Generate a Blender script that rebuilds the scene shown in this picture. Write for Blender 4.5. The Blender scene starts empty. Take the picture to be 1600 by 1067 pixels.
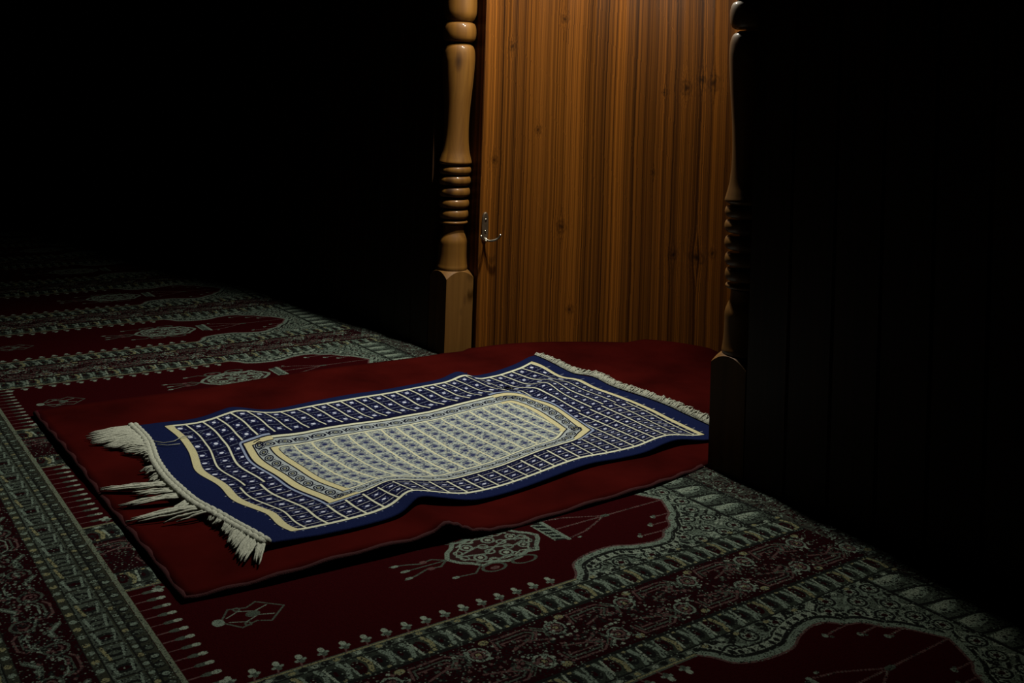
import bpy, bmesh, math, random
import numpy as np
from mathutils import Vector, Matrix, Euler

random.seed(7)
rng = np.random.default_rng(11)
scene = bpy.context.scene
COL = scene.collection

# ------------------------------------------------------------------ camera
# world: X runs along the wall to the right, Y into the niche, Z up, metres
F_PX, PY = 1606.34, 135.5
YAW, PITCH, ROLL = 0.94534, -0.00916, 0.03308
fwd = Vector((-math.sin(YAW)*math.cos(PITCH), math.cos(YAW)*math.cos(PITCH), -math.sin(PITCH)))
rgt = Vector((math.cos(YAW), math.sin(YAW), 0))
upv = rgt.cross(fwd)
r2 = rgt*math.cos(ROLL) + upv*math.sin(ROLL)
u2 = -rgt*math.sin(ROLL) + upv*math.cos(ROLL)
cam_data = bpy.data.cameras.new('camera')
cam = bpy.data.objects.new('camera', cam_data)
COL.objects.link(cam)
cam.matrix_world = Matrix(((r2.x, u2.x, -fwd.x, 2.3763), (r2.y, u2.y, -fwd.y, -1.5157),
                           (r2.z, u2.z, -fwd.z, 0.7202), (0, 0, 0, 1)))
cam_data.sensor_width = 36.0
cam_data.lens = 36.0*F_PX/1600.0
cam_data.shift_y = -(533.5-PY)/1600.0
cam_data.clip_start = 0.02
scene.camera = cam

# ------------------------------------------------------------------ world, lamp, exposure
world = bpy.data.worlds.new('dark_room')
scene.world = world
world.use_nodes = True
world.node_tree.nodes['Background'].inputs[0].default_value = (0.6, 0.8, 0.75, 1)
world.node_tree.nodes['Background'].inputs[1].default_value = 0.0003
scene.view_settings.view_transform = 'Standard'
scene.view_settings.look = 'None'
scene.view_settings.exposure = 0.0
scene.view_settings.gamma = 1.0

def spot(name, loc, aim, energy, colour, size, blend, radius):
    l = bpy.data.lights.new(name, 'SPOT')
    l.energy, l.color, l.spot_size, l.spot_blend, l.shadow_soft_size = energy, colour, math.radians(size), blend, radius
    o = bpy.data.objects.new(name, l); COL.objects.link(o); o.location = loc
    o.rotation_euler = (Vector(aim)-Vector(loc)).to_track_quat('-Z', 'Y').to_euler()
    return o
# niche lamp thrown out on the carpet, plus an added unseen spot brightening the boards
spot('floor_spot', (0.47, 0.085, 1.74), (0.31, -0.48, 0), 200.0, (1.0, 0.98, 0.90), 86, 1.0, .028)
spot('niche_fill_spot', (0.47, 0.110, 1.29), (0.36, 0.22, 0), 31.0, (1.0, 0.93, 0.76), 165, .6, .028)

# ------------------------------------------------------------------ helpers
def link(ob, parent=None):
    COL.objects.link(ob)
    if parent: ob.parent = parent
    return ob

def obj(name, bm, mat, parent=None, smooth=False):
    me = bpy.data.meshes.new(name)
    if isinstance(bm, bmesh.types.BMesh):
        bmesh.ops.recalc_face_normals(bm, faces=bm.faces)
        bm.to_mesh(me); bm.free()
    else:
        v, f = bm; me.from_pydata(v, [], f)
    me.materials.append(mat)
    if smooth: me.polygons.foreach_set('use_smooth', [True]*len(me.polygons))
    me.update()
    return link(bpy.data.objects.new(name, me), parent)

def thing(name, label, cat, loc=(0, 0, 0), group=None):
    o = bpy.data.objects.new(name, None); COL.objects.link(o)
    o.location = loc; o['label'] = label; o['category'] = cat
    o.empty_display_size = 0.05
    if group: o['group'] = group
    return o

def tag(o, label, cat):
    o['label'] = label; o['category'] = cat; return o

def struct(name, bm, mat, label, cat):
    o = obj(name, bm, mat); o['kind'] = 'structure'; o['label'] = label; o['category'] = cat
    return o

def add_box(bm, x0, x1, y0, y1, z0, z1, bevel=0):
    r = bmesh.ops.create_cube(bm, size=1)
    vs = r['verts']
    for v in vs:
        v.co = Vector(((x0+x1)/2 + v.co.x*(x1-x0), (y0+y1)/2 + v.co.y*(y1-y0), (z0+z1)/2 + v.co.z*(z1-z0)))
    if bevel:
        es = list({e for v in vs for e in v.link_edges})
        bmesh.ops.bevel(bm, geom=es, offset=bevel, segments=2, affect='EDGES', profile=0.6)
    return bm

def add_lathe(bm, prof, cx=0, cy=0, n=48):
    rings = []
    for r, z in prof:
        rings.append([bm.verts.new((cx + r*math.cos(2*math.pi*k/n), cy + r*math.sin(2*math.pi*k/n), z)) for k in range(n)])
    for a, b in zip(rings[:-1], rings[1:]):
        for k in range(n):
            bm.faces.new((a[k], a[(k+1) % n], b[(k+1) % n], b[k]))
    bm.faces.new(rings[0][::-1]); bm.faces.new(rings[-1])
    return bm

def add_tube(bm, pts, rad, n=8):
    pts = [Vector(p) for p in pts]
    rads = rad if isinstance(rad, (list, tuple)) else [rad]*len(pts)
    rings = []
    for i, p in enumerate(pts):
        t = (pts[min(i+1, len(pts)-1)] - pts[max(i-1, 0)]).normalized()
        a = Vector((0, 0, 1)) if abs(t.z) < 0.9 else Vector((1, 0, 0))
        s = t.cross(a).normalized(); q = s.cross(t)
        rings.append([bm.verts.new(p + (s*math.cos(2*math.pi*k/n) + q*math.sin(2*math.pi*k/n))*rads[i]) for k in range(n)])
    for a, b in zip(rings[:-1], rings[1:]):
        for k in range(n):
            bm.faces.new((a[k], a[(k+1) % n], b[(k+1) % n], b[k]))
    bm.faces.new(rings[0][::-1]); bm.faces.new(rings[-1])
    return bm

def smooth_curve(keys, n):
    """monotone sampling of an (x, y) polyline list with a Catmull-Rom"""
    k = np.array(keys, float)
    k = np.vstack([2*k[0]-k[1], k, 2*k[-1]-k[-2]])
    seg = len(k)-3; out = []
    for i in range(n):
        t = i/(n-1)*seg; j = min(int(t), seg-1); t -= j
        p0, p1, p2, p3 = k[j:j+4]
        out.append(0.5*(2*p1 + (p2-p0)*t + (2*p0-5*p1+4*p2-p3)*t*t + (3*p1-p0-3*p2+p3)*t**3))
    return np.array(out)

# ------------------------------------------------------------------ woven patterns, drawn as arrays
class Weave:
    """a colour array over a rectangle in metres; draws strokes and shapes into it"""
    def __init__(s, x0, x1, y0, y1, ppm, base):
        s.x0, s.y0, s.ppm = x0, y0, ppm
        s.w = int(round((x1-x0)*ppm)); s.h = int(round((y1-y0)*ppm))
        s.x = x0 + (np.arange(s.w)+.5)/ppm; s.y = y0 + (np.arange(s.h)+.5)/ppm
        s.X, s.Y = np.meshgrid(s.x, s.y)
        s.a = np.empty((s.h, s.w, 3), np.float32); s.a[:] = base
    def box(s, xa, xb, ya, yb):
        i0 = max(0, int((xa-s.x0)*s.ppm)-1); i1 = min(s.w, int((xb-s.x0)*s.ppm)+2)
        j0 = max(0, int((ya-s.y0)*s.ppm)-1); j1 = min(s.h, int((yb-s.y0)*s.ppm)+2)
        return slice(j0, max(j0, j1)), slice(i0, max(i0, i1))
    def put(s, sl, m, c, k=1.0):
        v = s.a[sl]; v[m] = v[m]*(1-k) + np.array(c, np.float32)*k
    def line(s, pts, w, c, closed=False):
        pts = list(pts)
        if closed: pts = pts + [pts[0]]
        for (xa, ya), (xb, yb) in zip(pts[:-1], pts[1:]):
            sl = s.box(min(xa, xb)-w, max(xa, xb)+w, min(ya, yb)-w, max(ya, yb)+w)
            X, Y = s.X[sl], s.Y[sl]
            if X.size == 0: continue
            dx, dy = xb-xa, yb-ya
            t = np.clip(((X-xa)*dx + (Y-ya)*dy)/(dx*dx+dy*dy+1e-12), 0, 1)
            s.put(sl, np.hypot(X-xa-t*dx, Y-ya-t*dy) < w/2, c)
    def oval(s, cx, cy, a, b, c, rot=0, ring=None):
        r = max(a, b)*1.05
        sl = s.box(cx-r, cx+r, cy-r, cy+r)
        X, Y = s.X[sl]-cx, s.Y[sl]-cy
        if X.size == 0: return
        u = X*math.cos(rot)+Y*math.sin(rot); v = -X*math.sin(rot)+Y*math.cos(rot)
        d = np.hypot(u/a, v/b)
        s.put(sl, (d < 1) if ring is None else (d < 1) & (d > 1-ring), c)
    def rect(s, xa, xb, ya, yb, c):
        s.a[s.box(xa+1.0/s.ppm, xb-1.0/s.ppm, ya+1.0/s.ppm, yb-1.0/s.ppm)] = c
    def poly(s, pts, c):
        p = np.array(pts); sl = s.box(p[:, 0].min(), p[:, 0].max(), p[:, 1].min(), p[:, 1].max())
        X, Y = s.X[sl], s.Y[sl]
        if X.size == 0: return
        s.put(sl, inside(X, Y, p), c)
    def image(s, name, grain=0.12):
        a = s.a*(1 + grain*(rng.random((s.h, s.w, 1), dtype=np.float32)-.5)*2)
        im = bpy.data.images.new(name, s.w, s.h, alpha=False, float_buffer=True)
        px = np.ones((s.h, s.w, 4), np.float32); px[:, :, :3] = np.clip(a*.36, 0, 1)
        im.colorspace_settings.name = 'Linear Rec.709'
        im.pixels.foreach_set(px.ravel()); im.update(); im.pack()
        return im

def inside(X, Y, p):
    m = np.zeros(X.shape, bool); n = len(p)
    for i in range(n):
        xa, ya = p[i]; xb, yb = p[(i+1) % n]
        if ya == yb: continue
        c = (ya > Y) != (yb > Y)
        m ^= c & (X < (xb-xa)*(Y-ya)/(yb-ya)+xa)
    return m

def poly_sd(X, Y, p):
    d = np.full(X.shape, 9.0, np.float32); n = len(p)
    for i in range(n):
        (xa, ya), (xb, yb) = p[i], p[(i+1) % n]
        dx, dy = xb-xa, yb-ya
        t = np.clip(((X-xa)*dx+(Y-ya)*dy)/(dx*dx+dy*dy+1e-12), 0, 1)
        np.minimum(d, np.hypot(X-xa-t*dx, Y-ya-t*dy), out=d)
    return np.where(inside(X, Y, p), d, -d)

# --- carpet: one prayer niche of the row, repeating along the wall
PERIOD, CENTRE = 0.555, 1.046
CY0, CY1 = -1.42, 0.0
RED = (0.030, 0.0017, 0.0027); CEL = (0.185, 0.245, 0.190); PALE = (0.28, 0.345, 0.265)
DK = (0.012, 0.013, 0.012); YEL = (0.24, 0.235, 0.12); PINK = (0.12, 0.065, 0.060); DRED = (0.018, 0.002, 0.0035)
MID = (0.072, 0.092, 0.070)

def carpet_weave():
    H = PERIOD/2
    w = Weave(-H, H, CY0, CY1, 1000, RED)
    ax = np.abs(w.X); Y = w.Y
    hwk = [(-1.2, .152), (-.520, .152), (-.507, .138), (-.490, .112), (-.45, .098), (-.40, .097), (-.365, .112), (-.33, .120), (-.305, .116),
           (-.285, .098), (-.262, .088), (-.245, .064), (-.228, .052), (-.212, .028), (-.196, .0), (-.19, -.02)]
    hy = np.array([k[0] for k in hwk]); hx = np.array([k[1] for k in hwk])
    HW = np.interp(Y, hy, hx)
    row = (Y > -1.085)
    # spandrel ground and everything outside the red field
    out = (ax > HW) & row
    w.a[out] = MID
    sp = out & (Y > -.525) & (ax < .172)
    top = (Y > -.19)
    w.a[sp | (top & row)] = (.105, .138, .105)
    def both(fn):
        fn(1); fn(-1)
    # arch outline: celadon stripes between dark ones, following the scallops
    cur = smooth_curve([(x, y) for y, x in hwk[1:-1]], 90)
    def arch(sg):
        for off, wd, c in ((.026, .016, PALE), (.017, .007, DK), (.008, .010, CEL), (.001, .004, PINK), (.035, .004, DK)):
            pts = []
            for i in range(len(cur)):
                t = cur[min(i+1, 89)]-cur[max(i-1, 0)]; t = t/ (np.hypot(*t)+1e-9)
                pts.append((sg*(cur[i][0]+t[1]*off), cur[i][1]-t[0]*off))
            w.line(pts, wd, c)
        for i in range(2, 88, 3):
            t = cur[i+1]-cur[i-1]; t = t/(np.hypot(*t)+1e-9)
            w.oval(sg*(cur[i][0]+t[1]*.026), cur[i][1]-t[0]*.026, .0055, .0038, DK)
    both(arch)
    # spandrel leaves and rosettes
    def leaf(x, y, l, a, c, wd): w.line([(x-l*math.cos(a), y-l*math.sin(a)), (x+l*math.cos(a), y+l*math.sin(a))], wd, c)
    keep = w.a.copy(); field = (ax < HW+.036) & (Y < -.185)
    r = random.Random(3)
    for sg in (1, -1):
        for _ in range(420):
            x = r.uniform(.0, .175); y = r.uniform(-.53, -.15)
            leaf(sg*x, y, r.uniform(.006, .016), sg*r.choice((.5, .7, 2.2, 1.0)), r.choice((DK, DK, DK, PALE, PALE, CEL, CEL)), r.uniform(.003, .007))
        for x, y in ((.135, -.47), (.150, -.425), (.128, -.385), (.155, -.365), (.150, -.315), (.135, -.275), (.155, -.255), (.108, -.245), (.130, -.215),
                     (.155, -.20), (.085, -.215), (.10, -.18), (.060, -.18), (.025, -.168), (.145, -.165)):
            w.oval(sg*x, y, .0165, .0165, CEL); w.oval(sg*x, y, .0150, .0150, DK, ring=.28)
            w.oval(sg*x, y, .0085, .0085, PALE); w.oval(sg*x, y, .0050, .0050, DRED)
            for k in range(6): w.oval(sg*x+.0075*math.cos(k*1.05), y+.0075*math.sin(k*1.05), .002, .002, DK)
    w.a[field] = keep[field]
    # top band: slanted pale dashes
    w.rect(-H, H, -.150, -.143, DK); w.rect(-H, H, -.143, -.078, (.060, .080, .062))
    n = 12
    for i in range(-1, n+1):
        x = -H + (i+.5)*PERIOD/n
        w.poly([(x+.003, -.141), (x+.022, -.141), (x+.030, -.124), (x+.026, -.100), (x+.014, -.084), (x+.006, -.082)], CEL)
        w.poly([(x+.004, -.138), (x+.018, -.139), (x+.020, -.118), (x+.012, -.096), (x+.007, -.086)], PALE)
        w.line([(x+.012, -.076), (x+.002, -.100), (x-.001, -.124), (x-.006, -.144)], .0062, DK)
        for q in range(70):
            t = r.random(); w.oval(x+.018+.028*t+r.uniform(-.006, .004), -.080-.050*r.random()**1.4, .0018, .0022, r.choice((DK, DK, MID)))
    w.rect(-H, H, -.078, -.070, DK); w.rect(-H, H, -.070, 0, (.045, .045, .036))
    for i in range(900):
        x = r.uniform(-H, H); y = r.uniform(-.07, 0); leaf(x, y, .004, r.uniform(0, 3), r.choice((DRED, DK, MID, CEL, DRED)), .003)
    # divider between two niches: guard / main stripe / guard
    def guard(sg):
        x0, x1 = .170, .215
        w.rect(min(sg*x0, sg*x1), max(sg*x0, sg*x1), -1.085, -.07, (.030, .038, .029))
        w.rect(min(sg*.156, sg*.170), max(sg*.156, sg*.170), -1.085, -.52, MID)
        y = -1.08; k = 0
        while y < -.075:
            xm = sg*(x0+x1)/2
            w.oval(xm+sg*.002, y, .0150, .0095, DK if k % 3 else DRED)
            w.oval(xm, y, .006, .0035, DRED if k % 3 else DK)
            c = YEL if k % 3 == 0 else CEL
            w.line([(xm-sg*.018, y+.011), (xm-sg*.004, y+.017), (xm+sg*.016, y+.012)], .007, c)
            w.line([(xm-sg*.016, y-.010), (xm+sg*.018, y-.006)], .004, PALE if k % 2 else CEL)
            w.oval(xm+sg*.019, y+.004, .003, .003, YEL)
            w.oval(sg*.163, y, .005, .0065, DK); w.oval(sg*.163, y+.015, .004, .005, YEL if k % 2 else PALE)
            y += .030; k += 1
        for x, c, wd in ((.156, YEL, .003), (.170, DK, .0025), (.216, DK, .006), (.221, DRED, .004)):
            w.line([(sg*x, -1.085), (sg*x, -.072 if x > .16 else -.52)], wd, c)
    both(guard)
    w.a[(ax > .222) & row & (Y < -.07)] = DRED
    keep = w.a.copy()
    def main(sg):
        x = sg*.2775
        for k, y in enumerate(np.arange(-1.06, -.06, .125)):
            yy = y + (.0625 if sg < 0 else 0)
            for o, c, wd in ((0, PINK, .0034), (.007, MID, .0030), (.014, PINK, .0026)):
                w.line([(sg*(.254-o*.3), yy-.046+o), (sg*(.230+o), yy-.040+o*.4), (sg*(.229+o), yy+.012-o*.3), (sg*(.240+o*.5), yy+.026-o), (sg*.256, yy+.014-o)], wd, c)
            for o in (0, .007): w.line([(sg*(.230+o), yy+.022), (sg*(.244+o), yy+.036), (sg*(.258+o), yy+.030)], .0028, MID)
            w.oval(sg*.249, yy+.052, .017, .015, CEL, ring=.22); w.oval(sg*.249, yy+.052, .010, .010, PINK, ring=.4); w.oval(sg*.249, yy+.052, .004, .004, YEL)
            w.oval(sg*.229, yy+.073, .0055, .0075, YEL)
            for q in range(30):
                xx = sg*r.uniform(.226, .277); y2 = yy+.05+r.uniform(-.03, .03)
                w.oval(xx, y2, .0026, .0026, r.choice((CEL, PALE, PINK, DK)))
            w.line([(x-sg*.012, yy-.03), (x-sg*.022, yy), (x-sg*.010, yy+.03)], .0035, PINK)
            for q in range(30):
                w.oval(sg*r.uniform(.242, .2775), yy+r.uniform(-.03, .03), .0028, .0022, r.choice((PINK, MID, DK)))
    both(main)
    # row of buds along the niche edge and the foot
    def buds(sg):
        y = -1.045
        while y < -.53:
            w.line([(sg*.154, y-.004), (sg*.140, y)], .0025, PINK)
            w.oval(sg*.139, y+.001, .0085, .0048, MID); w.oval(sg*.139, y+.006, .003, .003, CEL); w.oval(sg*.141, y-.005, .003, .003, CEL)
            w.oval(sg*.132, y+.001, .0055, .0045, PALE)
            y += .0305
        for x in np.arange(.012, .15, .0245):
            w.line([(sg*x, -1.084), (sg*x, -1.064)], .0025, PINK)
            w.oval(sg*x, -1.060, .0042, .010, MID); w.oval(sg*x, -1.050, .0042, .0065, PALE)
    both(buds)
    # lower ornament
    for sg in (1, -1):
        w.line([(0, -1.005), (sg*.028, -.985), (sg*.020, -.962), (sg*.030, -.945), (0, -.915)], .0028, MID)
        w.line([(sg*.006, -.995), (sg*.016, -.975), (sg*.006, -.955), (sg*.014, -.935)], .0022, CEL)
        w.oval(sg*.022, -.975, .006, .005, MID, ring=.5)
    w.oval(0, -1.008, .010, .008, CEL); w.oval(0, -.960, .008, .010, MID)
    # medallion hanging from a chain
    med = [(0, -.648), (.020, -.636), (.030, -.622), (.046, -.610), (.041, -.590), (.052, -.570), (.050, -.545), (.040, -.525), (.044, -.508), (.028, -.497), (.012, -.482), (0, -.476)]
    full = med + [(-x, y) for x, y in med[::-1]]
    w.poly(full, (.030, .010, .010)); w.line(full, .0075, CEL, True)
    w.line([(x*.80, -.562+(y+.562)*.80) for x, y in full], .0025, PALE, True)
    for sg in (1, -1):
        for cx, cy, a in ((.020, -.60, .011), (.026, -.555, .012), (.018, -.515, .010)):
            w.oval(sg*cx, cy, a, a, CEL, ring=.33); w.oval(sg*cx, cy, a*.4, a*.4, PALE)
        w.line([(0, -.63), (sg*.014, -.585), (0, -.56), (sg*.012, -.53), (0, -.495)], .004, CEL)
        w.line([(0, -.650), (sg*.014, -.668), (sg*.010, -.69), (sg*.020, -.715), (sg*.024, -.735)], .0035, MID)
        w.line([(sg*.040, -.612), (sg*.060, -.635), (sg*.056, -.665)], .003, MID)
        w.oval(sg*.058, -.60, .014, .022, MID, ring=.25); w.oval(sg*.060, -.545, .013, .024, MID, ring=.25); w.oval(sg*.060, -.60, .005, .008, PINK)
        w.oval(sg*.022, -.728, .004, .006, CEL); w.oval(sg*.056, -.668, .004, .006, CEL); w.oval(sg*.012, -.684, .005, .006, PINK)
    for sg in (1, -1):
        for cx, cy, a in ((.036, -.585, .008), (.038, -.545, .008), (.010, -.622, .008), (.009, -.50, .008), (.010, -.575, .009), (.010, -.54, .009)):
            w.oval(sg*cx, cy, a, a, CEL, ring=.36)
        w.line([(sg*.030, -.612), (sg*.042, -.585), (sg*.036, -.565), (sg*.043, -.54), (sg*.034, -.515)], .0038, CEL)
    w.line([(0, -.65), (0, -.72)], .003, MID); w.oval(0, -.722, .004, .008, CEL)
    w.poly([(-.034, -.462), (.034, -.462), (.042, -.438), (-.042, -.438)], DK)
    w.line([(-.040, -.440), (.040, -.440)], .008, CEL); w.line([(-.032, -.462), (.032, -.462)], .004, CEL)
    for x in (-.028, -.014, 0, .014, .028): w.line([(x-.004, -.46), (x+.006, -.442)], .0045, CEL)
    def beads(pts, c):
        for (xa, ya), (xb, yb) in zip(pts[:-1], pts[1:]):
            L = math.hypot(xb-xa, yb-ya); n = max(2, int(L/.0052))
            for i in range(n+1):
                t = i/n; w.oval(xa+(xb-xa)*t, ya+(yb-ya)*t, .0021, .0026, c)
    for sg in (1, -1):
        beads([(sg*.038, -.432), (sg*.030, -.395), (0, -.330)], PINK)
        w.oval(sg*.044, -.420, .003, .004, CEL)
        for x, y, l in ((.098, -.285, .05), (.074, -.245, .045), (.050, -.222, .04)):
            beads([(sg*x, y), (sg*x*.97, y-l)], PINK); w.oval(sg*x*.97, y-l, .005, .004, CEL); w.oval(sg*x*.90, y-l+.006, .003, .003, MID)
    beads([(0, -.432), (0, -.20)], PINK); w.oval(0, -.328, .005, .010, MID)
    # foot border of the row, running along the wall
    w.rect(-H, H, -1.0935, -1.087, (.16, .19, .13))
    w.a[w.box(-H, H, CY0, -1.094)] = DRED
    def strip(y0, y1, c): w.rect(-H, H, min(y0, y1), max(y0, y1), c)
    def footband(yb, sg):      # a guard of dots and ovals; sg says which side faces the field
        def Y_(o): return yb+sg*o
        strip(yb, Y_(.080), (.034, .038, .026))
        for i in range(24):
            x = -H+(i+.5)*PERIOD/24
            w.oval(x, Y_(.010), .0082, .0080, DK); w.oval(x, Y_(.008), .0042, .0050, CEL if i % 2 else MID)
            w.oval(x+.0115, Y_(.0215), .0042, .0042, CEL if i % 3 else YEL); w.oval(x, Y_(.0215), .0036, .0042, MID)
            w.oval(x, Y_(.073), .0052, .0050, CEL if i % 2 else YEL)
        for i in range(13):
            x = -H+(i+.5)*PERIOD/13
            w.rect(x-.0195, x+.0195, min(Y_(.030), Y_(.064)), max(Y_(.030), Y_(.064)), MID)
            w.oval(x, Y_(.047), .0105, .0150, DK); w.oval(x, Y_(.047), .0045, .0080, DRED if i % 2 else MID)
            w.line([(x-.018, Y_(.060)), (x+.016, Y_(.056))], .0045, YEL if i % 3 == 0 else CEL)
            w.line([(x-.018, Y_(.034)), (x+.012, Y_(.038))], .0035, CEL)
            w.line([(x+.0185, Y_(.032)), (x+.0185, Y_(.062))], .003, DK)
        for o in (.0165, .027, .066, .080): w.line([(-H, Y_(o)), (H, Y_(o))], .0026, DK)
        strip(Y_(.080), Y_(.094), DRED)
    footband(-1.094, -1); footband(CY0+.090, 1)
    y0, y1 = CY0+.184, -1.094-.094; ym = (y0+y1)/2
    for i in range(7):
        x = -H+(i+.5)*PERIOD/7
        s2 = 1 if i % 2 else -1
        for o, c, wd in ((0, PINK, .0035), (.008, MID, .003), (.015, CEL, .0025)):
            w.line([(x-.026, ym+s2*(.024-o)), (x-.016, ym+s2*(.030-o)), (x+.014, ym+s2*(.029-o)), (x+.024, ym+s2*(.020-o)), (x+.018, ym+s2*(.008))], wd, c)
        w.line([(x-.032, ym-s2*.028), (x-.014, ym-s2*.014), (x+.010, ym-s2*.018)], .009, MID); w.line([(x-.032, ym-s2*.028), (x-.014, ym-s2*.014), (x+.010, ym-s2*.018)], .0035, CEL)
        w.oval(x+.032, ym-s2*.012, .017, .017, MID, ring=.25); w.oval(x+.032, ym-s2*.012, .009, .009, PINK, ring=.35)
        for q in range(60):
            w.oval(x+r.uniform(-.040, .040), r.uniform(y0+.003, y1-.003), .0028, .0022, r.choice((PINK, MID, DK, DK, CEL, DRED)))
    # flanking red ground of the next row
    w.a[w.box(-H, H, CY0, CY0+.088)] = RED
    w.rect(-H, H, CY0+.080, CY0+.090, PALE)
    fk = np.kron(rng.random((w.h//2+1, w.w//2+1)), np.ones((2, 2)))[:w.h, :w.w]
    pat = (np.abs(w.a-np.array(RED, np.float32)).sum(2) > .01)
    band = pat & ((ax > .156) | (Y < -1.09) | (Y > -.52))
    w.a[band & (fk < .10)] = DK; w.a[band & (fk > .975)] = CEL; w.a[band & (fk > .93) & (fk < .955)] = MID
    # thread-scale break-up of the pale yarns
    a = w.a; lum = a.sum(2); pale = (lum > .2) & (rng.random(lum.shape) < .13)
    a[pale] = np.array(DK)*1.6
    return w.image('carpet_weave', .22)

# --- prayer rug
RL, RW = 1.04, 0.66
NAVY = (0.0105, 0.0165, 0.066); NIGHT = (0.0085, 0.0095, 0.036); CREAM = (0.60, 0.61, 0.44); GOLD = (0.54, 0.49, 0.27)
GREY = (0.33, 0.37, 0.37); BLUW = (0.24, 0.29, 0.40); INK = (0.006, 0.007, 0.022)

def rug_weave():
    w = Weave(0, RL, 0, RW, 1300, NAVY)
    X, Y = w.X, w.Y
    g = [(0.05, .028), (.992, .028), (.992, .632), (.05, .632)]
    sd = poly_sd(X, Y, g)
    w.a[sd > 0] = NIGHT
    r = random.Random(5)
    P = .0345
    us = [.05 + P*k for k in range(1, 28)]
    for _ in range(5200):                                   # small stitched specks
        x, y = r.uniform(.05, .99), r.uniform(.03, .63)
        w.oval(x, y, .0016, .0014, r.choice(((.05, .06, .12), (.10, .12, .18), (.018, .02, .07), INK)))
    for k, u in enumerate(us):
        w.line([(u, .028), (u, .335)], .0035, CREAM)
        w.line([(u-.010, .345), (u-.010, .632)], .0035, CREAM)
    vs = np.arange(.0625, .62, .0345)
    for v in vs:
        for k, u in enumerate([.05]+us):
            s0 = 0 if v < .34 else -.010
            w.line([(u+s0+.004, v+.001), (u+s0+P-.004, v-.001)], .0017 if v < .34 else .0024, (.13, .15, .21) if v < .34 else (.33, .34, .33))
    for v in [.045]+list(vs+.01725):
        for u in [.05]+us:
            s0 = 0 if v < .34 else -.010
            c = (u+P/2+s0, v)
            if c[0] > .985: continue
            w.oval(*c, .0088, .0074, (.022, .027, .085)); w.oval(*c, .0042, .0036, (.58, .62, .72))
            for q in range(4): w.oval(c[0]+.0095*math.cos(q*1.57+.8), c[1]+.0085*math.sin(q*1.57+.8), .0016, .0014, (.16, .19, .27))
    w.a[(sd > -.002) & (sd < .005)] = CREAM
    endz = ((X < .062) | (X > .982)) & (sd > -.002) & (sd < .0105)
    w.a[endz] = (.52, .48, .27)
    w.a[(sd < -.002) & (sd > -.0045)] = INK
    # the mihrab frame
    arc = [(.740, .138), (.768, .146), (.792, .168), (.806, .205), (.811, .25), (.807, .31), (.797, .375), (.786, .425), (.782, .452)]
    arc2 = [(.782, .452), (.755, .470), (.728, .492), (.700, .510), (.660, .522)]
    poly = [(.150, .138)] + [tuple(p) for p in smooth_curve(arc, 40)] + [tuple(p) for p in smooth_curve(arc2, 20)[1:]] + [(.150, .522)]
    s2 = poly_sd(X, Y, poly)
    end = (X < .21); arch = (X > .72)
    wide = end | arch
    G2 = np.where(wide, .0145, .0085)
    w.a[(s2 > -.011)] = NIGHT
    w.a[(s2 > -.0085) & (s2 < -.0035) & wide] = BLUW
    w.a[(s2 > -.003)] = INK
    w.a[(s2 > .0005) & (s2 < G2)] = GOLD
    w.a[(s2 > .0005) & (s2 < G2) & ~wide] = CREAM
    w.a[(s2 > G2) & (s2 < G2+.0035)] = INK
    b0, b1 = G2+.0035, .043
    w.a[(s2 > b0) & (s2 < b1)] = GREY
    sm = .0285                                               # eye shaped motifs along the middle of the grey band
    pp = np.array(poly+[poly[0]]); L = np.concatenate([[0], np.cumsum(np.hypot(*np.diff(pp, axis=0).T))])
    for q in np.arange(.012, L[-1], .0335):
        i = min(np.searchsorted(L, q)-1, len(pp)-2); t = (q-L[i])/(L[i+1]-L[i]+1e-9)
        p = pp[i]+(pp[i+1]-pp[i])*t; d = pp[i+1]-pp[i]; d = d/(np.hypot(*d)+1e-9); nrm = np.array((-d[1], d[0]))
        c = p+nrm*sm
        if poly_sd(np.array([[c[0]]]), np.array([[c[1]]]), poly)[0, 0] < .020: continue
        a = math.atan2(d[1], d[0])+.35
        w.oval(c[0], c[1], .0145, .0092, INK, a, ring=.30); w.oval(c[0], c[1], .0078, .0050, INK, a, ring=.5); w.oval(c[0], c[1], .0030, .0022, YEL, a)
        e = c+d*.0165; w.line([tuple(e-nrm*.007), tuple(e+d*.004+nrm*.007)], .0030, INK)
    w.a[(s2 > .043) & (s2 < .0462)] = INK
    G3 = np.where(wide, .0580, .0520)
    w.a[(s2 >= .0462) & (s2 < G3)] = GOLD
    w.a[(s2 >= .0462) & (s2 < G3) & ~wide] = CREAM
    w.a[(s2 >= G3) & (s2 < G3+.002) & wide] = INK
    fld = s2 >= G3+.001
    keep = w.a.copy(); w.a[fld] = (.33, .37, .33)
    for _ in range(9000):
        x, y = r.uniform(.2, .83), r.uniform(.17, .49)
        w.oval(x, y, .0022, .0017, r.choice(((.10, .12, .18), (.15, .17, .20), (.47, .46, .33), (.24, .26, .25), (.05, .06, .12))))
    FP = .0355
    for k, u in enumerate(np.arange(.205, .84, FP)):
        for j, v in enumerate(np.arange(.185, .49, .0290)):
            c = (u+FP/2+r.uniform(-.001, .001), v)
            w.oval(*c, .0085, .0085, (.19, .21, .24)); w.oval(c[0], c[1]+.001, .0050, .0048, (.022, .030, .11) if (j+k) % 2 else (.035, .045, .13))
            w.oval(c[0], c[1]-.0075, .0060, .0026, (.10, .12, .17)); w.oval(c[0]+.010, c[1]+.005, .0022, .0022, (.05, .06, .13)); w.oval(c[0]-.010, c[1]+.005, .0022, .0022, (.05, .06, .13))
        w.line([(u, .15), (u, .52)], .0036, (.62, .60, .38))
    w.a[~fld] = keep[~fld]
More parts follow.
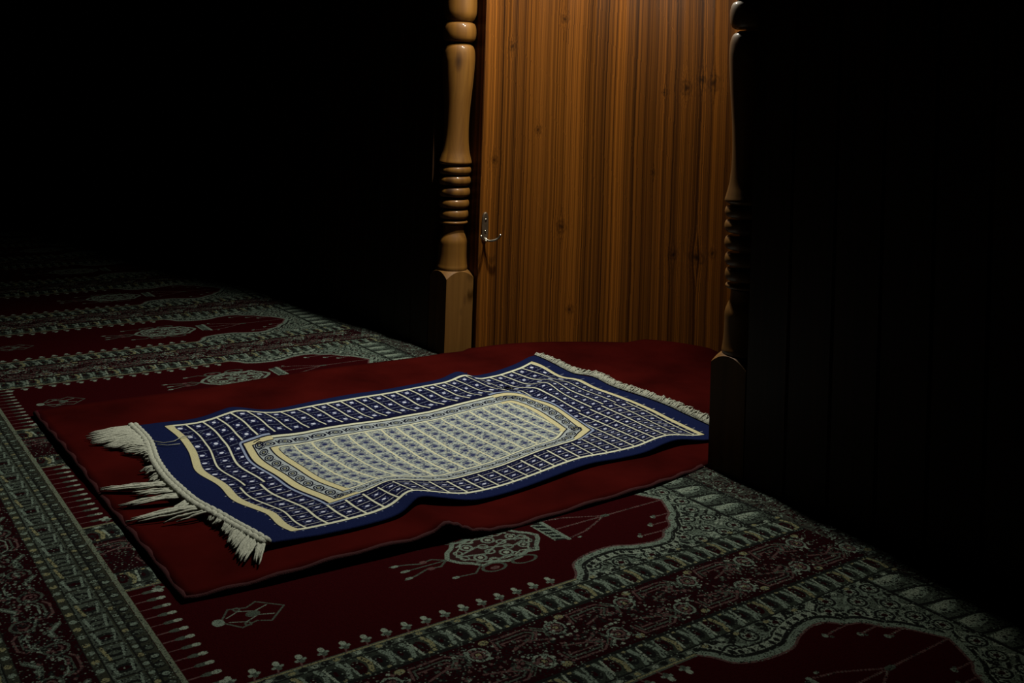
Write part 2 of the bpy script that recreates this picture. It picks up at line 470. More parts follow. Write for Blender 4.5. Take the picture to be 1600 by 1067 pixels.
    lum = w.a.max(2, keepdims=True); w.a *= 1 + .36*np.clip((lum-.12)/.2, 0, 1)
    return w.image('prayer_rug_weave', .20)

# --- pine boarding of the niche
NZ = 2.0
def pine_weave(length, board):
    ppm = 1000
    W = int(length*ppm); Hh = int(NZ*250)
    x = (np.arange(W)+.5)/ppm; z = (np.arange(Hh)+.5)/250.0
    Xg, Zg = np.meshgrid(x, z)
    knots = KNOTS
    # grain lines bend round the knots
    D = np.zeros_like(Xg); dark = np.zeros_like(Xg)
    for kx, kz, kr in knots:
        dx = Xg-kx; dz = (Zg-kz)
        D += np.sign(dx)*np.exp(-np.abs(dx)/(kr*1.6))*np.exp(-(dz/(kr*4))**2)*kr*.9
        q = np.hypot(dx/kr+.25*np.sin(dz/kr*2+kx*50), dz/(kr*(.8+.5*math.sin(kx*37)**2)))
        dark = np.maximum(dark, np.clip(1.25-q, 0, 1)) ; dark = np.maximum(dark, .45*np.exp(-((q-1.5)/.35)**2))
    wob = sum(.0016*np.sin(Zg*f+ph+Xg*9) for f, ph in ((2.1, .3), (4.7, 1.9), (7.9, 4.0)))
    xs = np.clip(Xg-D+wob, 0, length-1e-4)
    fine = rng.random(W+4); med = np.convolve(rng.random(W+40), np.ones(9)/9, 'same'); big = np.convolve(rng.random(W+200), np.ones(26)/26, 'same')
    med = (med-med.min())/np.ptp(med); big = (big-big.min())/np.ptp(big)
    i = (xs*ppm).astype(int)
    bi = np.floor(xs/board).astype(int)
    tone = rng.uniform(.72, 1.12, 64)[bi]
    g = .34*fine[i]+.44*med[i]+.22*big[i]
    g = np.clip((g-.22)/.52, 0, 1)
    lo = np.array((.0150, .0043, .0004)); hi = np.array((.138, .0455, .0050))
    a = (lo + (hi-lo)*(g**1.15)[..., None])*tone[..., None]
    a *= (1 - .55*(fine[(i*3 % W)] > .90) + .55*(fine[(i*7 % W)] > .935))[..., None]
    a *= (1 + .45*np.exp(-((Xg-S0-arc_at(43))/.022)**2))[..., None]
    a *= (1 - .80*dark)[..., None]
    fr = xs/board - np.floor(xs/board)
    seam = np.minimum(fr, 1-fr)*board
    a *= np.where(seam < .0010, .60, 1)[..., None]
    px = np.ones((Hh, W, 4), np.float32); px[:, :, :3] = a
    im = bpy.data.images.new('pine_grain', W, Hh, alpha=False, float_buffer=True)
    im.colorspace_settings.name = 'Linear Rec.709'
    im.pixels.foreach_set(px.ravel()); im.update(); im.pack()
    return im

# ------------------------------------------------------------------ materials
def new_mat(name):
    m = bpy.data.materials.new(name); m.use_nodes = True
    nt = m.node_tree; b = nt.nodes['Principled BSDF']
    return m, nt, b

def cloth_mat(name, im, rough=.95, bump=.25, scale=900, sheen=0.0, extension='REPEAT'):
    m, nt, b = new_mat(name)
    t = nt.nodes.new('ShaderNodeTexImage'); t.image = im; t.extension = extension
    uv = nt.nodes.new('ShaderNodeUVMap'); uv.uv_map = 'UVMap'
    nt.links.new(uv.outputs[0], t.inputs[0]); nt.links.new(t.outputs[0], b.inputs['Base Color'])
    b.inputs['Roughness'].default_value = rough
    b.inputs['Specular IOR Level'].default_value = .005
    b.inputs['Sheen Weight'].default_value = sheen
    tc = nt.nodes.new('ShaderNodeTexCoord'); n = nt.nodes.new('ShaderNodeTexNoise'); n.inputs['Scale'].default_value = scale
    bp = nt.nodes.new('ShaderNodeBump'); bp.inputs['Strength'].default_value = bump; bp.inputs['Distance'].default_value = .002
    nt.links.new(tc.outputs['Object'], n.inputs['Vector']); nt.links.new(n.outputs[0], bp.inputs['Height']); nt.links.new(bp.outputs[0], b.inputs['Normal'])
    return m

def plain_mat(name, col, rough=.9, spec=.1, noise=.25, scale=300, bump=.2, sheen=0, sheen_tint=None, metallic=0):
    m, nt, b = new_mat(name)
    tc = nt.nodes.new('ShaderNodeTexCoord'); n = nt.nodes.new('ShaderNodeTexNoise'); n.inputs['Scale'].default_value = scale; n.inputs['Detail'].default_value = 4
    cr = nt.nodes.new('ShaderNodeValToRGB')
    cr.color_ramp.elements[0].position = .3; cr.color_ramp.elements[1].position = .7
    cr.color_ramp.elements[0].color = tuple(c*(1-noise) for c in col)+(1,); cr.color_ramp.elements[1].color = tuple(c*(1+noise) for c in col)+(1,)
    nt.links.new(tc.outputs['Object'], n.inputs['Vector']); nt.links.new(n.outputs[0], cr.inputs[0]); nt.links.new(cr.outputs[0], b.inputs['Base Color'])
    bp = nt.nodes.new('ShaderNodeBump'); bp.inputs['Strength'].default_value = bump; bp.inputs['Distance'].default_value = .002
    nt.links.new(n.outputs[0], bp.inputs['Height']); nt.links.new(bp.outputs[0], b.inputs['Normal'])
    b.inputs['Roughness'].default_value = rough; b.inputs['Specular IOR Level'].default_value = spec
    b.inputs['Metallic'].default_value = metallic
    b.inputs['Sheen Weight'].default_value = sheen; b.inputs['Sheen Roughness'].default_value = .35
    if sheen_tint: b.inputs['Sheen Tint'].default_value = sheen_tint+(1,)
    return m

def wood_mat(name, lo, hi, rough=.3, coat=0.0, sx=60, sz=1.6, knots=0.0, groove=None):
    m, nt, b = new_mat(name)
    N = nt.nodes.new; L = nt.links.new
    tc = N('ShaderNodeTexCoord'); mp = N('ShaderNodeMapping'); mp.inputs['Scale'].default_value = (sx, sx, sz)
    n = N('ShaderNodeTexNoise'); n.inputs['Scale'].default_value = 1; n.inputs['Detail'].default_value = 5; n.inputs['Distortion'].default_value = .6
    b.inputs['Specular IOR Level'].default_value = .15
    cr = N('ShaderNodeValToRGB'); cr.color_ramp.elements[0].position = .32; cr.color_ramp.elements[1].position = .68
    cr.color_ramp.elements[0].color = lo+(1,); cr.color_ramp.elements[1].color = hi+(1,)
    L(tc.outputs['Object'], mp.inputs[0]); L(mp.outputs[0], n.inputs['Vector']); L(n.outputs[0], cr.inputs[0])
    out = cr.outputs[0]
    if knots:
        mk = N('ShaderNodeMapping'); mk.inputs['Scale'].default_value = (22, 22, 9)
        v = N('ShaderNodeTexVoronoi'); v.inputs['Scale'].default_value = knots
        kr = N('ShaderNodeValToRGB'); kr.color_ramp.elements[0].position = .08; kr.color_ramp.elements[1].position = .20
        kr.color_ramp.elements[0].color = (.25, .2, .15, 1); kr.color_ramp.elements[1].color = (1, 1, 1, 1)
        mx = N('ShaderNodeMix'); mx.data_type = 'RGBA'; mx.blend_type = 'MULTIPLY'; mx.inputs['Factor'].default_value = 1
        L(tc.outputs['Object'], mk.inputs[0]); L(mk.outputs[0], v.inputs['Vector']); L(v.outputs['Distance'], kr.inputs[0])
        L(out, mx.inputs['A']); L(kr.outputs[0], mx.inputs['B']); out = mx.outputs['Result']
    L(out, b.inputs['Base Color'])
    b.inputs['Roughness'].default_value = rough; b.inputs['Coat Weight'].default_value = coat; b.inputs['Coat Roughness'].default_value = .07
    return m

M_POST = wood_mat('varnished_turned_wood', (.058, .0225, .0020), (.098, .042, .0048), rough=.6, coat=.25, sx=45, sz=3.0, knots=.55)
M_BLOCK = wood_mat('waxed_square_wood', (.062, .026, .0039), (.095, .043, .0078), rough=.6, coat=.0, sx=45, sz=3.0, knots=.8)
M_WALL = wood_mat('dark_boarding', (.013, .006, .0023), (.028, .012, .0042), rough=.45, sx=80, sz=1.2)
M_CEIL = plain_mat('ceiling_boards', (.05, .03, .015), noise=.3, scale=20)
M_FLOOR = plain_mat('floor_screed', (.05, .045, .04), scale=12)
M_MAT = plain_mat('red_velour', (.0172, .00125, .00085), rough=1, spec=.005, noise=.42, scale=5.5, bump=.0, sheen=.025, sheen_tint=(.9, .10, .20))
M_BIND = plain_mat('red_binding', (.019, .0026, .0029), noise=.35, scale=600, bump=.5)
M_FRINGE = plain_mat('cream_cotton', (.205, .212, .168), noise=.30, scale=400, bump=.3)
M_METAL = plain_mat('brushed_steel', (.30, .28, .23), rough=.25, spec=.5, noise=.05, scale=80, bump=.02, metallic=1)
M_PLATE = plain_mat('aged_brass_plate', (.11, .080, .052), rough=.42, spec=.5, noise=.2, scale=60, bump=.05, metallic=.8)

# ------------------------------------------------------------------ setting
bm = bmesh.new(); add_box(bm, -9.2, 3.8, -3.6, 1.0, -.07, -.008)
struct('floor', bm, M_FLOOR, 'dark bare floor under the patterned red carpet', 'floor')

W = 0.977                                           # clear opening of the niche
NCX, NCY, NA, NB = W/2, 0.09, 0.470, 0.565          # plan ellipse of the niche back
def boarded_wall(x0, x1, step):
    """solid wall whose room face is a run of vertical boards with v grooves"""
    prof = []
    n = max(1, round((x1-x0)/step)); st = (x1-x0)/n
    for i in range(n):
        a = x0+i*st
        prof += [(a, .004 if i else 0), (a+.004, 0), (a+st-.004, 0)]
    prof += [(x1, 0), (x1, .13), (x0, .13)]
    b = bmesh.new()
    lo = [b.verts.new((x, y, -.008)) for x, y in prof]; hi = [b.verts.new((x, y, 2.62)) for x, y in prof]
    m = len(prof)
    for i in range(m): b.faces.new((lo[i], lo[(i+1) % m], hi[(i+1) % m], hi[i]))
    b.faces.new(lo[::-1]); b.faces.new(hi)
    return b
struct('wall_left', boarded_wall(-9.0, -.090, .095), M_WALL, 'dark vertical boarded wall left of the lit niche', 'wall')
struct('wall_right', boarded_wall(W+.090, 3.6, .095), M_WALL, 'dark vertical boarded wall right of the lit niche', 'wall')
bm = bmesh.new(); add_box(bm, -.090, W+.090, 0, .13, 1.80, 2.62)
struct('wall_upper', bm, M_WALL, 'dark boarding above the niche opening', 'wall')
bm = bmesh.new(); add_box(bm, -9.0, 3.6, -3.4, .13, 2.62, 2.68)
struct('ceiling', bm, M_CEIL, 'dark ceiling of the prayer room', 'ceiling')
bm = bmesh.new(); add_box(bm, -.09, W+.09, .13, .76, 1.97, 2.0)
o = struct('ceiling_niche', bm, M_CEIL, 'flat boarded top of the niche', 'ceiling')

# niche back: flat boards set round a half ellipse
BOARD = .088
th = np.linspace(0, math.pi, 4001)
ex = NCX-NA*np.cos(th); ey = NCY+NB*np.sin(th)
arc = np.concatenate([[0], np.cumsum(np.hypot(np.diff(ex), np.diff(ey)))])
def arc_at(t_deg): return float(np.interp(math.radians(t_deg), th, arc))
nb = int(round(arc[-1]/BOARD)); BOARD = arc[-1]/nb
S0 = .11
KNOTS = [(S0+arc_at(t), z, r) for t, z, r in
         ((25.3, .951, .007), (18.3, .632, .006), (4.5, .546, .007), (26.4, .357, .009), (65.2, .765, .010), (70.7, .789, .008), (74.9, .781, .011),
          (70.7, .289, .014), (76.4, .306, .007), (9.0, .865, .007), (62.5, .29, .009), (43, 1.25, .010), (30, .12, .007), (55, .52, .004), (58, .75, .005), (110, .6, .011), (130, .9, .009), (120, .2, .010))]
pts = [(-.089, NCY+.004), (NCX-NA-.004, NCY+.004)]
svals = [0, S0-.002]
for i in range(nb+1):
    s = arc[-1]*i/nb
    x, y = float(np.interp(s, arc, ex)), float(np.interp(s, arc, ey))
    pts.append((x, y)); svals.append(S0+s)
pts += [(NCX+NA+.004, NCY+.004), (W+.089, NCY+.004)]; svals += [S0+arc[-1]+.002, 2*S0+arc[-1]]
LEN = svals[-1]
n = len(pts)
outer = []
for i, (x, y) in enumerate(pts):
    d = Vector((x-NCX, y-NCY+.12)).normalized()*.022 if 1 < i < n-2 else Vector((0, .022))
    outer.append((x+d.x, y+d.y))
bm = bmesh.new(); uvl = bm.loops.layers.uv.new('UVMap')
li = [bm.verts.new((x, y, -.008)) for x, y in pts]; hi_ = [bm.verts.new((x, y, 1.97)) for x, y in pts]
lo_ = [bm.verts.new((x, y, -.008)) for x, y in outer]; ho_ = [bm.verts.new((x, y, 1.97)) for x, y in outer]
for i in range(n-1):
    f = bm.faces.new((li[i], li[i+1], hi_[i+1], hi_[i]))
    for l, (s, z) in zip(f.loops, ((svals[i], 0), (svals[i+1], 0), (svals[i+1], 1.97), (svals[i], 1.97))): l[uvl].uv = (s/LEN, z/NZ)
    bm.faces.new((lo_[i], ho_[i], ho_[i+1], lo_[i+1])); bm.faces.new((hi_[i], hi_[i+1], ho_[i+1], ho_[i])); bm.faces.new((li[i+1], li[i], lo_[i], lo_[i+1]))
bm.faces.new((li[0], hi_[0], ho_[0], lo_[0])); bm.faces.new((li[-1], lo_[-1], ho_[-1], hi_[-1]))
M_PINE, nt, b = new_mat('pine_boards')
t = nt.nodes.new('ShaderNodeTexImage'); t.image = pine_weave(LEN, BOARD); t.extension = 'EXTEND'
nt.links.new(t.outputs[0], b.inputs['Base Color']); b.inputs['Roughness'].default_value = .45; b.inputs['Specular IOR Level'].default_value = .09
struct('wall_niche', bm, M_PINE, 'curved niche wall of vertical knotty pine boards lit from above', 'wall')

# ------------------------------------------------------------------ carpet
bm = bmesh.new(); uvl = bm.loops.layers.uv.new('UVMap')
x0, x1, y0, y1 = -8.9, 3.5, CY0-1.6, -.001
nx, ny = 140, 36
P = [[(x0+(x1-x0)*i/nx, y0+(y1-y0)*j/ny) for i in range(nx+1)] for j in range(ny+1)]
def cz(x, y): return -.0012 + .0010*math.sin(x*7+y*3)*math.sin(y*5-x*2)
V = [[bm.verts.new((x, y, cz(x, y))) for x, y in rowp] for rowp in P]
for j in range(ny):
    for i in range(nx):
        f = bm.faces.new((V[j][i], V[j][i+1], V[j+1][i+1], V[j+1][i]))
        for l in f.loops:
            x, y, _ = l.vert.co
            l[uvl].uv = ((x-CENTRE)/PERIOD+.5, (y-CY0)/(CY1-CY0))
M_CARPET = cloth_mat('carpet_pile', carpet_weave(), bump=.5, scale=420, sheen=.0)
carpet = obj('prayer_carpet', bm, M_CARPET)
tag(carpet, 'wall to wall red carpet woven with a row of pale patterned prayer niches', 'carpet')
so = carpet.modifiers.new('thickness', 'SOLIDIFY'); so.thickness = .0065; so.offset = -1

# ------------------------------------------------------------------ red mat running out of the niche
near = smooth_curve([(.967, -1.026), (.976, -.927), (.979, -.808), (.984, -.679), (.985, -.615), (.985, -.585), (.998, -.560), (1.003, -.496), (1.001, -.356), (.996, -.202), (.984, -.100), (.967, -.008)], 78)
far = np.array([(.012, y) for y in np.linspace(-1.033, -.008, 78)])
NU = 60
rows = []
for k in range(78):
    a, bq = far[k], near[k]
    rows.append([(a[0]+(bq[0]-a[0])*i/NU, a[1]+(bq[1]-a[1])*i/NU) for i in range(NU+1)])
for k in range(1, 36):                               # inside the niche, following its curve
    q = k/35
    yv = -.008 + q*(NCY+NB-.012)
    if yv < NCY: hwid = W/2-.012 - (W/2-.012-NA+.010)*min(1, max(0, (yv+.008)/(NCY+.008)))
    else: hwid = (NA-.010)*math.sqrt(max(0, 1-((yv-NCY)/(NB-.004))**2))
    hwid = max(hwid, .02)
    rows.append([(NCX-hwid+2*hwid*i/NU, yv) for i in range(NU+1)])
def mat_z(x, y):
    z = .016
    z += .006*math.exp(-((y+.70)/.16)**2)*max(0, (x-.6)/.38)                      # raised stretch left of the ruck
    z += .014*math.exp(-((y+.612)/.026)**2)*max(0, (x-.74)/.24)                   # ruck at the near edge
    if x > .7: z -= .006*max(0, min(1, (y+.58)/.08))*min(1, (x-.7)/.2)             # flatter beyond it
    z += .0040*math.sin(9*x+4*y)*math.sin(7*y-4*x+1)
    if y > .05:
        e = math.hypot((x-NCX)/NA, (y-NCY)/NB)
        z += .020*max(0, (e-.80)/.2)**2*(1.0 if x > .2 else .35)
    z += .012*math.exp(-((x-.78)/.14)**2-((y-.30)/.10)**2)                         # low hump inside the niche
    return z
bm = bmesh.new()
V = [[bm.verts.new((x, y, mat_z(x, y))) for x, y in rw] for rw in rows]
for j in range(len(V)-1):
    for i in range(NU):
        bm.faces.new((V[j][i], V[j][i+1], V[j+1][i+1], V[j+1][i]))
mat_root = thing('floor_mat', 'plain dark red velour mat lying under the blue rug and running into the niche', 'mat', (.5, -.5, 0))
pad = obj('mat_pad', bm, M_MAT, smooth=True)
pad.parent = mat_root; pad.matrix_parent_inverse = Matrix.Translation((-.5, .5, 0))
so = pad.modifiers.new('thickness', 'SOLIDIFY'); so.thickness = .012; so.offset = -1
bm = bmesh.new()
edge = [(x, y) for x, y in rows[0]] + [tuple(rows[k][-1]) for k in range(1, 78)]
pathp = [(x, y, mat_z(x, y)-.005 + .0012*math.sin(i*1.3)) for i, (x, y) in enumerate(edge)]
add_tube(bm, pathp, .0052, 8)
bd = obj('edge_binding', bm, M_BIND, smooth=True); bd.parent = mat_root; bd.matrix_parent_inverse = Matrix.Translation((-.5, .5, 0))
bd['label'] = 'rolled pinkish red binding along the mat edge'

# ------------------------------------------------------------------ blue prayer rug
RA = .0189; RCX, RCY = .5626, -.3612
ca, sa = math.cos(RA), math.sin(RA)
def rug_xy(u, v):
    a, bq = u-RL/2, v-RW/2
    return RCX + bq*ca - a*sa, RCY + bq*sa + a*ca
E_far = [(0, 0), (.049, .009), (.106, .016), (.18, -.010), (.216, -.012), (.281, .030), (.389, .030), (.493, .018), (.593, .022), (.685, .016), (.767, -.004), (.801, -.004), (.819, .026), (.936, .018), (1.04, -.012)]
E_near = [(0, .661), (.053, .670), (.136, .680), (.21, .674), (.265, .656), (.303, .650), (.365, .668), (.45, .667), (.53, .660), (.657, .644), (.735, .647), (.8, .650), (.867, .639), (.919, .636), (.975, .654), (1.04, .665)]
E_left = [(0, 0), (-.003, .102), (-.025, .223), (-.034, .33), (-.032, .434), (-.019, .515), (-.008, .595), (0, .661)]
E_right = [(1.04, -.012), (1.045, .06), (1.044, .14), (1.068, .172), (1.072, .20), (1.054, .277), (1.052, .369), (1.052, .474), (1.046, .59), (1.04, .665)]
def resample(keys, n):
    c = smooth_curve(keys, 400); L = np.concatenate([[0], np.cumsum(np.hypot(*np.diff(c, axis=0).T))]); t = np.linspace(0, L[-1], n)
    return np.stack([np.interp(t, L, c[:, 0]), np.interp(t, L, c[:, 1])], 1)
GU, GV = 240, 150
ef, en = resample(E_far, GU+1), resample(E_near, GU+1); el, er = resample(E_left, GV+1), resample(E_right, GV+1)
s = np.linspace(0, 1, GU+1)[:, None, None]; t = np.linspace(0, 1, GV+1)[None, :, None]
coons = (1-t)*ef[:, None]+t*en[:, None] + (1-s)*el[None]+s*er[None] - ((1-s)*(1-t)*ef[0]+s*(1-t)*ef[-1]+(1-s)*t*en[0]+s*t*en[-1])
# the cloth has slipped sideways under the folds: far rows lie stretched, near rows bunched
VK = np.array([0, .028, .205, .262, .530, .553, .628, .661]); VD = np.array([0, .028, .138, .184, .476, .522, .632, .660])
tt = np.linspace(0, .661, 600); fv = np.interp(tt, VK, VD); kk = np.hanning(41); kk /= kk.sum()
fv = np.convolve(np.pad(fv, 20, mode='reflect', reflect_type='odd'), kk, 'valid')
flat = coons.reshape(-1, 2)
wuv = np.stack(np.meshgrid(np.linspace(0, 1, GU+1), np.linspace(0, 1, GV+1), indexing='ij'), 2).reshape(-1, 2)
wuv[:, 1] = np.interp(wuv[:, 1]*.661, tt, fv)/RW
wuv[:, 0] += .0055*np.sin(wuv[:, 1]*RW*2*math.pi/.19+.6)*np.exp(-wuv[:, 0]*RL/.22)*np.clip(wuv[:, 0]*30, 0, 1)
wuv = np.clip(wuv, .0005, .9995)
def rug_wave(u, v):
    z = .0022*math.sin(21*u+3*v) + .0018*math.sin(13*u-16*v+1.0)
    ef_ = max(0, 1-v/.22)
    for c, wd, h in ((.205, .05, .008), (.785, .035, .008), (1.02, .05, .005)): z += ef_*h*math.exp(-((u-c)/wd)**2)
    en_ = max(0, (v-.42)/.24)
    for c, wd, h in ((.285, .045, .0035), (.66, .06, .002), (.9, .05, .003)): z += en_*h*math.exp(-((u-c)/wd)**2)
    d = (u-.83)*.85 - (v-.33)*(-.52)                    # the crease across the arch
    z += .009*math.exp(-(d/.030)**2)*max(0, 1-abs(v-.22)/.30)
    return z
vs = []
for (u, v) in flat:
    x, y = rug_xy(u, v)
    vs.append((x, y, mat_z(x, y)+.0085+max(-.002, rug_wave(u, v))))
fs = []
for i in range(GU):
    for j in range(GV):
        a = i*(GV+1)+j; fs.append((a, a+1, a+GV+2, a+GV+1))
me = bpy.data.meshes.new('rug_body'); me.from_pydata(vs, [], fs); uvm = me.uv_layers.new(name='UVMap')
li_ = np.empty(len(me.loops), np.int32); me.loops.foreach_get('vertex_index', li_)
uvm.data.foreach_set('uv', wuv[li_].astype(np.float32).ravel())
M_RUG = cloth_mat('rug_weave', rug_weave(), bump=.35, scale=700, extension='EXTEND')
me.materials.append(M_RUG); me.polygons.foreach_set('use_smooth', [True]*len(me.polygons)); me.update()
rug = thing('prayer_rug', 'blue prayer rug with cream patterned arch and white fringes laid on the red mat', 'rug', (RCX, RCY, .02))
INV = Matrix.Translation((-RCX, -RCY, -.02))
def rug_part(o): o.parent = rug; o.matrix_parent_inverse = INV; return o
body = rug_part(link(bpy.data.objects.new('rug_body', me)))
so = body.modifiers.new('thickness', 'SOLIDIFY'); so.thickness = .005; so.offset = -1

def rug_pt(u, v, dz=0):
    x, y = rug_xy(u, v); return Vector((x, y, mat_z(x, y)+.0085+max(-.002, rug_wave(max(0, min(RL, u)), v))+dz))
# left end: thick twisted heading, then long clumped tassels
bm = bmesh.new()
for off, rad, amp in ((-.004, .0058, .0012), (-.013, .0066, .0016)):
    p = []
    for i in range(221):
        k = i/220*GV; j = min(int(k), GV-1); q = el[j]*(1-(k-j))+el[j+1]*(k-j)
        v = q[1]; p.append(rug_pt(q[0]+off, v, .001+amp*.4*math.sin(i*.9)))
    add_tube(bm, p, [rad*(1+.13*math.sin(i*1.05)) for i in range(221)], 7)
hd = rug_part(obj('fringe_heading', bm, M_FRINGE, smooth=True)); hd['label'] = 'twisted cream cord along the left end'
def tassel(v0, du, dv, length, width, n, seed, lift=.0):
    r = random.Random(seed); bm = bmesh.new()
    ul = float(np.interp(v0, el[:, 1], el[:, 0]))
    for i in range(n):
        f = r.uniform(-1, 1)
        a = Vector((ul-.012, v0+f*width*.5)); L = length*r.uniform(.72, 1.08)
        spread = f*width*r.uniform(.5, 1.0)
        b_ = Vector((a.x+du*L, v0+dv*L+spread*.65))
        mid = a.lerp(b_, .5)+Vector((r.uniform(-.004, .004), r.uniform(-.006, .006)))
        p = []
        for k in range(7):
            t_ = k/6; q = a*(1-t_)**2+mid*2*t_*(1-t_)+b_*t_*t_
            x, y = rug_xy(q.x, q.y)
            h = (.0065*(1-t_)+.0045)+lift*math.sin(t_*3.1)*r.uniform(.3, 1)+r.uniform(-.0005, .0015)
            p.append((x, y, mat_z(x, y)+h))
        add_tube(bm, p, [.0021, .0021, .0020, .0019, .0018, .0016, .0009], 5)
    return rug_part(obj('tassel', bm, M_FRINGE, smooth=True))
#      v0    du    dv   length width n
for k, a in enumerate(((.020, -1.0, -.10, .075, .035, 26), (.062, -1.0, -.25, .085, .050, 40), (.105, -1.0, -.30, .070, .045, 34), (.150, -.9, -.55, .045, .040, 22), (.195, -.6, -.4, .022, .040, 14),
                       (.250, -1.0, -.10, .026, .030, 8), (.292, -1.0, .0, .024, .030, 10), (.335, -1.0, -.48, .098, .020, 20), (.372, -.95, -.62, .060, .020, 12), (.402, -1.0, -.30, .090, .022, 20),
                       (.432, -.9, .35, .045, .020, 12), (.465, -1.0, -.20, .105, .018, 18), (.492, -1.0, -.12, .066, .007, 5), (.525, -.8, .2, .020, .040, 12), (.565, -.75, .5, .024, .040, 20),
                       (.600, -.75, .6, .040, .035, 24), (.632, -.72, .7, .055, .032, 26), (.655, -.55, .85, .050, .024, 18))):
    tassel(*a, seed=k+3, lift=.004)
# a pulled thread lying across the navy end
bm = bmesh.new()
for base, seq in ((.115, ((-.002, .0), (.010, .020), (.030, .022), (.050, .008), (.066, .012))), (.135, ((-.002, .0), (.012, .016), (.034, .022)))):
    add_tube(bm, [rug_pt(u, base+dv, .003) for u, dv in seq], .0009, 5)
rug_part(obj('loose_thread', bm, M_FRINGE, smooth=True))
# right end: short even fringe
bm = bmesh.new(); r = random.Random(9)
for i in range(430):
    k = (i+.5)/430*GV; j = min(int(k), GV-1); q = er[j]*(1-(k-j))+er[j+1]*(k-j)
    L = r.uniform(.016, .030)*(1.25 if .12 < q[1] < .2 else 1); dv = r.uniform(-.008, .012)
    p = []
    for m in range(4):
        t_ = m/3; u_, v_ = q[0]-.002+t_*L, q[1]+dv*t_
        x, y = rug_xy(u_, v_)
        p.append((x, y, mat_z(x, y)+.0085+max(-.002, rug_wave(min(RL, u_), v_))*(1-t_*.6)+.0015+.010*math.sin(t_*2.6)*r.uniform(.2, 1)))
    add_tube(bm, p, [.0019, .0018, .0016, .0009], 5)
fr = rug_part(obj('fringe', bm, M_FRINGE, smooth=True)); fr['kind'] = 'stuff'; fr['label'] = 'short cream fringe along the end in the niche'

# ------------------------------------------------------------------ turned posts at the corners of the niche
def bead(zc, h, r, rn=.0245):
    return [(rn, zc-h)] + [(rn+(r-rn)*math.sqrt(max(0, math.sin(math.pi*(k+.5)/9))), zc-h*math.cos(math.pi*(k+.5)/9)) for k in range(9)] + [(rn, zc+h)]
def prof_smooth(keys, n=60): return [tuple(p) for p in smooth_curve(keys, n)]
def block_mesh(z0, z1, half, up):
    """square block whose turned end leaves raised corners"""
    b = bmesh.new(); N = 16; G = {}
    for i in range(N+1):
        for j in range(N+1):
            x, y = -half+2*half*i/N, -half+2*half*j/N
            d = math.hypot(x, y); k = max(0, min(1, (d-half*.90)/(half*.51)))
            G[i, j] = b.verts.new((x, y, z1 + up*k**1.3))
    for i in range(N):
        for j in range(N): b.faces.new((G[i, j], G[i+1, j], G[i+1, j+1], G[i, j+1]))
    ring = [(i, 0) for i in range(N)]+[(N, j) for j in range(N)]+[(i, N) for i in range(N, 0, -1)]+[(0, j) for j in range(N, 0, -1)]
    bot = [b.verts.new((G[k].co.x, G[k].co.y, z0)) for k in ring]
    m = len(ring)
    for k in range(m): b.faces.new((bot[k], bot[(k+1) % m], G[ring[(k+1) % m]], G[ring[k]]))
    b.faces.new(bot[::-1])
    return b
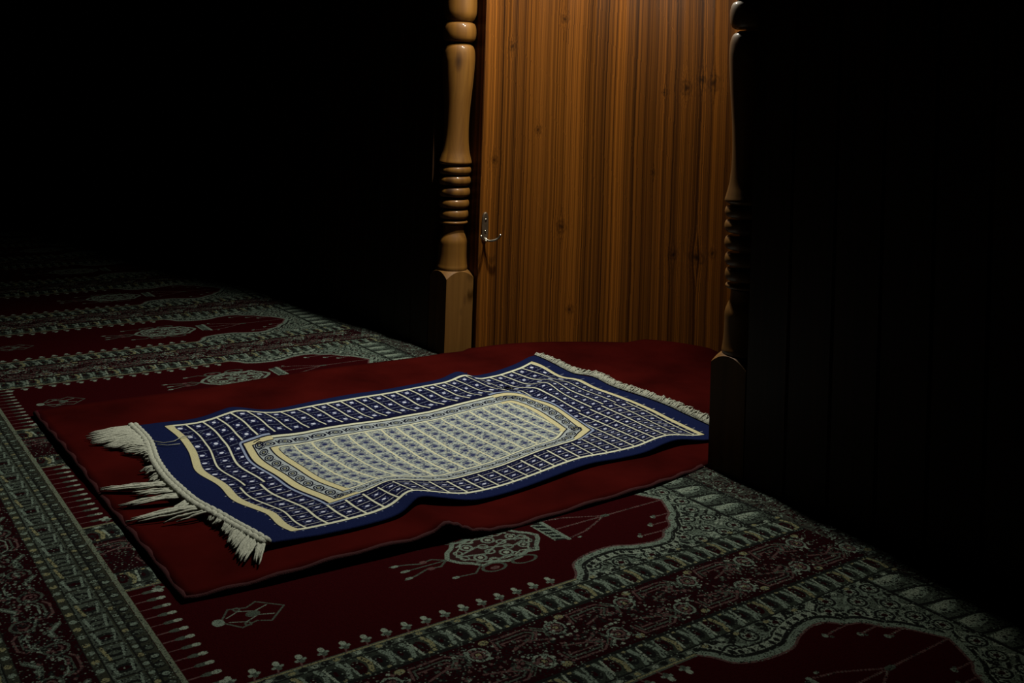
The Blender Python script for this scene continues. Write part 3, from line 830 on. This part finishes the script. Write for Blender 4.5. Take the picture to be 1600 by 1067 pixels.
def make_post(label, loc):
    root = thing('turned_post', label, 'post', loc, 'turned posts either side of the niche')
    o = obj('square_base', block_mesh(0, .234, .0442, -.021), M_BLOCK, root)
    parts = [('base_vase', prof_smooth([(.0425, .2335), (.0430, .240), (.0415, .250), (.0400, .270), (.0395, .295), (.0392, .312), (.0360, .324), (.0310, .336), (.0295, .347), (.0295, .358)]))]
    for zc, h, rr in ((.3645, .0045, .0400), (.387, .0125, .0412), (.4165, .0125, .0425), (.4485, .0135, .0440), (.4805, .0130, .0450), (.5090, .0120, .0450)):
        parts.append(('bead_ring', bead(zc, h, rr, .030)))
    parts.append(('tapered_shaft', [(.0300, .520), (.0380, .524), (.0450, .528), (.0460, .531)] + prof_smooth([(.0455, .534), (.0425, .545), (.0385, .562), (.0358, .585), (.0345, .61), (.0345, .64), (.0362, .68), (.0395, .72), (.0428, .76), (.0455, .805), (.0458, .825), (.0440, .843), (.0390, .855), (.0280, .8625)])))
    parts.append(('neck_ball', bead(.8935, .0275, .0470, .028)))
    parts.append(('upper_shaft', prof_smooth([(.0280, .9215), (.0360, .925), (.0430, .936), (.0465, .952), (.0465, .985), (.0440, 1.03), (.0395, 1.09), (.0355, 1.16), (.0345, 1.22), (.0380, 1.285), (.0440, 1.325), (.0460, 1.335), (.0300, 1.342)])))
    for zc, h, rr in ((1.356, .0125, .0445), (1.386, .0125, .0445), (1.416, .0125, .0445), (1.446, .0125, .0445)): parts.append(('bead_ring', bead(zc, h, rr, .030)))
    parts.append(('top_vase', prof_smooth([(.0295, 1.458), (.0310, 1.475), (.0400, 1.50), (.0410, 1.53), (.0430, 1.552), (.0425, 1.568)])))
    for nm, pr in parts:
        b = bmesh.new(); add_lathe(b, pr); obj(nm, b, M_POST, root, smooth=True)
    tb = block_mesh(0, .234, .0442, -.021)
    bmesh.ops.scale(tb, vec=(1, 1, -1), verts=tb.verts); bmesh.ops.translate(tb, vec=(0, 0, 1.80), verts=tb.verts)
    obj('square_top', tb, M_BLOCK, root)
    return root
post = make_post('lit varnished turned wooden post with bead rings at the left corner of the niche', (-.0430, .0450, 0))
other = post.copy(); COL.objects.link(other); other.location = (W+.0415, .0450, 0)
other['label'] = 'shadowed turned wooden post at the right corner of the niche'
for ch in list(post.children):
    c = ch.copy(); COL.objects.link(c); c.parent = other

# ------------------------------------------------------------------ coat hook beside the left post
hook = thing('coat_hook', 'small metal double coat hook screwed to the pine wall beside the left post', 'hook', (.020, .108, .355))
b = bmesh.new()
ring = []
for k in range(28):
    a = 2*math.pi*k/28; cy_, cz_ = math.cos(a), math.sin(a)
    ring.append((.0105*math.copysign(abs(cy_)**.8, cy_), .041*math.copysign(abs(cz_)**.75, cz_)))
lo = [b.verts.new((-.002, y, z)) for y, z in ring]; md = [b.verts.new((.003, y, z)) for y, z in ring]; hi2 = [b.verts.new((.0048, y*.78, z*.93)) for y, z in ring]
for A_, B_ in ((lo, md), (md, hi2)):
    for k in range(28): b.faces.new((A_[k], A_[(k+1) % 28], B_[(k+1) % 28], B_[k]))
b.faces.new(lo[::-1]); b.faces.new(hi2)
plate = obj('back_plate', b, M_PLATE, hook)
for z in (.020, -.012):
    b = bmesh.new(); add_lathe(b, [(.0035, .0), (.0034, .0012), (.0020, .0022)], n=16)
    bmesh.ops.rotate(b, cent=(0, 0, 0), matrix=Matrix.Rotation(math.pi/2, 3, 'Y'), verts=b.verts); bmesh.ops.translate(b, vec=(.0046, 0, z), verts=b.verts)
    obj('screw', b, M_METAL, plate, smooth=True)
for sg in (1, -1):
    b = bmesh.new()
    p = smooth_curve([(.003, 0, -.030), (.014, sg*.004, -.037), (.024, sg*.014, -.036), (.030, sg*.026, -.030), (.032, sg*.034, -.019)], 18)
    add_tube(b, [tuple(q) for q in p], [.0032]*16+[.0036, .0030], 10)
    obj('hook_arm', b, M_METAL, hook, smooth=True)
